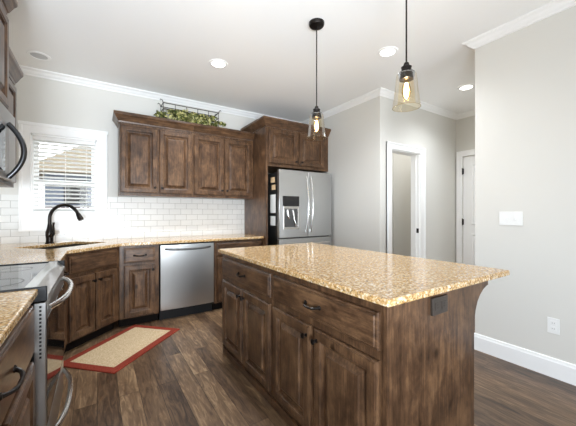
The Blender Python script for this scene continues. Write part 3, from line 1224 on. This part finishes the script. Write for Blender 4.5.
oc = thing('upper_cabinet', 'tall wooden cabinet above the microwave at the left edge', 'cabinet', (-0.485, 2.095, 0), 90)
bm = bm_new(); box(bm, -0.42, 0.42, 0.0, 0.41, 1.85, 2.49)
make('body', bm, M['wood'], oc, 0.0015)
add_door(oc, -0.405, -0.006, 1.895, 2.46, (-0.04, 1.95))
add_door(oc, 0.006, 0.405, 1.895, 2.46, (0.04, 1.95))
cab_crown(oc, [(-0.42, 0.41), (-0.42, 0.0), (0.42, 0.0), (0.42, 0.41)], 2.49, 0.85, 1.25)
lc = thing('upper_cabinet', 'wooden upper cabinet on the left wall between microwave and window', 'cabinet', (-0.565, 2.865, 0), 90)
bm = bm_new(); box(bm, -0.345, 0.335, 0.0, 0.33, 1.45, 2.29)
make('body', bm, M['wood'], lc, 0.0015)
add_door(lc, -0.33, 0.31, 1.485, 2.25, (-0.29, 1.55))
cab_crown(lc, [(-0.345, 0.0), (0.335, 0.0), (0.335, 0.33)], 2.28, 0.85, 1.25)

# ------------------------------------------------------------------ rug
rug = thing('kitchen_rug', 'tan woven rug with wide red border before the sink', 'rug', (0.236, 3.164, 0), 45)
bm = bm_new()
rings(bm, [[(-.455 + i, -.28 + i, z), (.435 - i, -.28 + i, z), (.435 - i, .28 - i, z), (-.455 + i, .28 - i, z)] for i, z in ((0, 0.001), (0, 0.008), (0.004, 0.011), (0.066, 0.011), (0.07, 0.008))])
make('border', bm, M['rug_red'], rug)
bm = bm_new(); box(bm, -0.389, 0.369, -0.214, 0.214, 0.0085, 0.0105)
make('field', bm, M['rug_tan'], rug)

# ------------------------------------------------------------------ pendants
def pendant(label, x, y, bot):
    p = thing('pendant_light', label, 'pendant lamp', (x, y, ZC), 0, 'glass pendants over the island')
    b2 = bm_new(); lathe(b2, [(0.03, -0.034), (0.058, -0.028), (0.064, -0.016), (0.064, -0.001)], seg=24)
    make('canopy', b2, M['bronze'], p, smooth=True)
    z0 = bot - ZC
    b2 = bm_new(); lathe(b2, [(0.0048, z0 + 0.24), (0.0048, -0.03)], seg=8)
    make('rod', b2, M['bronze'], p, smooth=True)
    b2 = bm_new()
    lathe(b2, [(0.024, z0 + 0.155), (0.04, z0 + 0.16), (0.044, z0 + 0.185), (0.046, z0 + 0.198), (0.028, z0 + 0.204), (0.027, z0 + 0.222), (0.03, z0 + 0.232),
               (0.018, z0 + 0.238), (0.014, z0 + 0.255), (0.006, z0 + 0.262)], seg=20)
    make('socket_cap', b2, M['bronze'], p, smooth=True)
    b2 = bm_new()
    outer_ = [(0.047, z0 + 0.195), (0.054, z0 + 0.188), (0.058, z0 + 0.165), (0.064, z0 + 0.10), (0.071, z0 + 0.04), (0.077, z0 + 0.0)]
    lathe(b2, outer_, seg=32, cap0=False, cap1=False)
    lathe(b2, [(0.077, z0), (0.0785, z0 - 0.002), (0.0755, z0 - 0.003), (0.075, z0 + 0.001)], seg=32, cap0=False, cap1=False)
    make('glass_shade', b2, M['amber'], p, smooth=True)
    b2 = bm_new()
    lathe(b2, [(0.012, z0 + 0.155), (0.014, z0 + 0.14), (0.025, z0 + 0.11), (0.027, z0 + 0.085), (0.019, z0 + 0.058), (0.006, z0 + 0.046)], seg=16)
    bu = make('bulb', b2, M['bulb_glass'], p, smooth=True)
    b2 = bm_new()
    for k in range(4):
        a = k * math.pi / 2
        tube(b2, [(0.006 * math.cos(a), 0.006 * math.sin(a), z0 + 0.14), (0.014 * math.cos(a), 0.014 * math.sin(a), z0 + 0.10), (0.011 * math.cos(a), 0.011 * math.sin(a), z0 + 0.066)], 0.0028, 6)
    make('filament', b2, M['bulb'], bu)
    l_ = bpy.data.lights.new('pendant_glow', 'POINT')
    l_.energy = 5.0
    l_.color = (1.0, 0.88, 0.72)
    l_.shadow_soft_size = 0.014
    lo = bpy.data.objects.new('pendant_glow', l_)
    COL.objects.link(lo)
    lo.parent = p
    lo.location = (0, 0, z0 + 0.09)


pendant('far glass pendant nearer the fridge, its canopy in view', 1.52, 1.915, 1.868)
pendant('near glass pendant, larger one hanging at upper right', 1.505, 1.063, 1.86)

# ------------------------------------------------------------------ recessed lights
def downlight(label, x, y, lit=True, power=100):
    p = thing('recessed_light', label, 'ceiling light', (x, y, ZC), 0, 'recessed ceiling lights')
    b2 = bm_new(); lathe(b2, [(0.095, -0.001), (0.093, -0.006), (0.07, -0.008), (0.068, -0.002)], seg=32, cap0=False, cap1=False)
    make('trim_ring', b2, M['trim'], p, smooth=True)
    b2 = bm_new(); lathe(b2, [(0.07, -0.001), (0.07, -0.004), (0.02, -0.005)], seg=32)
    make('lens', b2, M['downlight'] if lit else M['unlit'], p)
    if lit:
        l_ = bpy.data.lights.new('downlight_beam', 'SPOT')
        l_.energy = power
        l_.spot_size = R(150)
        l_.spot_blend = 1.0
        l_.shadow_soft_size = 0.09
        l_.color = (0.91, 0.96, 1.02)
        lo = bpy.data.objects.new('downlight_beam', l_)
        COL.objects.link(lo)
        lo.parent = p
        lo.location = (0, 0, -0.02)


downlight('lit recessed light over the floor before the upper cabinets', 1.07, 3.0, power=175)
downlight('lit recessed light between the two pendants and doorway corner', 2.375, 1.885, power=90)
downlight('lit recessed light in the hall beyond the wall edge', 3.87, 1.885, power=80)
l_ = bpy.data.lights.new('pantry_fill', 'POINT')  # added fill lamp, out of view, to brighten the pantry interior
l_.energy = 10
l_.shadow_soft_size = 0.08
o = bpy.data.objects.new('pantry_fill', l_)
COL.objects.link(o)
o.location = (4.2, 3.1, 2.6)
downlight('grey unlit recessed light near the window corner', -0.487, 3.82, False)

# ------------------------------------------------------------------ basket of leaves on the cabinet top
wb = thing('wire_basket', 'black wire basket on top of the upper cabinets', 'basket', (1.06, 4.06, BT + 0.001))
bm = bm_new()
hx, hy = 0.36, 0.085
for z in (0.006, 0.26, 0.335):
    tube(bm, [(-hx, -hy, z), (hx, -hy, z)], 0.005, 6)
    tube(bm, [(-hx, hy, z), (hx, hy, z)], 0.005, 6)
    for s in (-1, 1):
        tube(bm, [(s * hx, -hy, z), (s * hx, hy, z)], 0.005, 6)
make('rail', bm, M['iron'], wb)
bm = bm_new()
for i in range(6):
    x = -hx + 2 * hx * i / 5
    for s in (-1, 1):
        tube(bm, [(x, s * hy, 0.004), (x, s * hy, 0.337)], 0.0035, 6)
for s in (-1, 1):
    for q in (-1, 1):
        tube(bm, [(s * hx, q * hy, 0.33), (s * (hx + 0.012), q * hy, 0.365), (s * (hx + 0.03), q * hy, 0.375), (s * (hx + 0.036), q * hy, 0.36)], 0.0045, 6)
make('wire', bm, M['iron'], wb)
gl = thing('leafy_garland', 'green and yellow leaf garland filling the wire basket', 'plant', (1.06, 4.06, BT + 0.01))


def leaves(name, n, mat):
    b2 = bm_new()
    for _ in range(n):
        c = Vector((random.gauss(0, 0.2), random.uniform(-0.13, 0.07), 0.09 + random.random() ** 0.7 * 0.17))
        c.x = max(-0.43, min(0.44, c.x))
        if abs(c.x) > 0.33:
            c.z = min(c.z, 0.19)
        L, W = random.uniform(0.035, 0.06), random.uniform(0.016, 0.028)
        rot = Matrix.Rotation(random.uniform(0, 6.28), 3, 'Z') @ Matrix.Rotation(random.uniform(-1.3, 0.9), 3, 'Y') @ Matrix.Rotation(random.uniform(-1, 1), 3, 'X')
        pts_ = [(-0.5, 0, 0), (-0.2, -.5, .12), (-0.2, 0, -.02), (-0.2, .5, .12), (.2, -.42, .1), (.2, 0, -.02), (.2, .42, .1), (.55, 0, -.12)]
        v_ = [b2.verts.new(c + rot @ Vector((p[0] * L, p[1] * W * 2, p[2] * L))) for p in pts_]
        for f in ((0, 1, 2), (0, 2, 3), (1, 4, 5, 2), (2, 5, 6, 3), (4, 7, 5), (5, 7, 6)):
            b2.faces.new([v_[i] for i in f])
    make(name, b2, mat, gl)


leaves('foliage', 330, M['leaf'])
leaves('pale_foliage', 380, M['leaf_pale'])
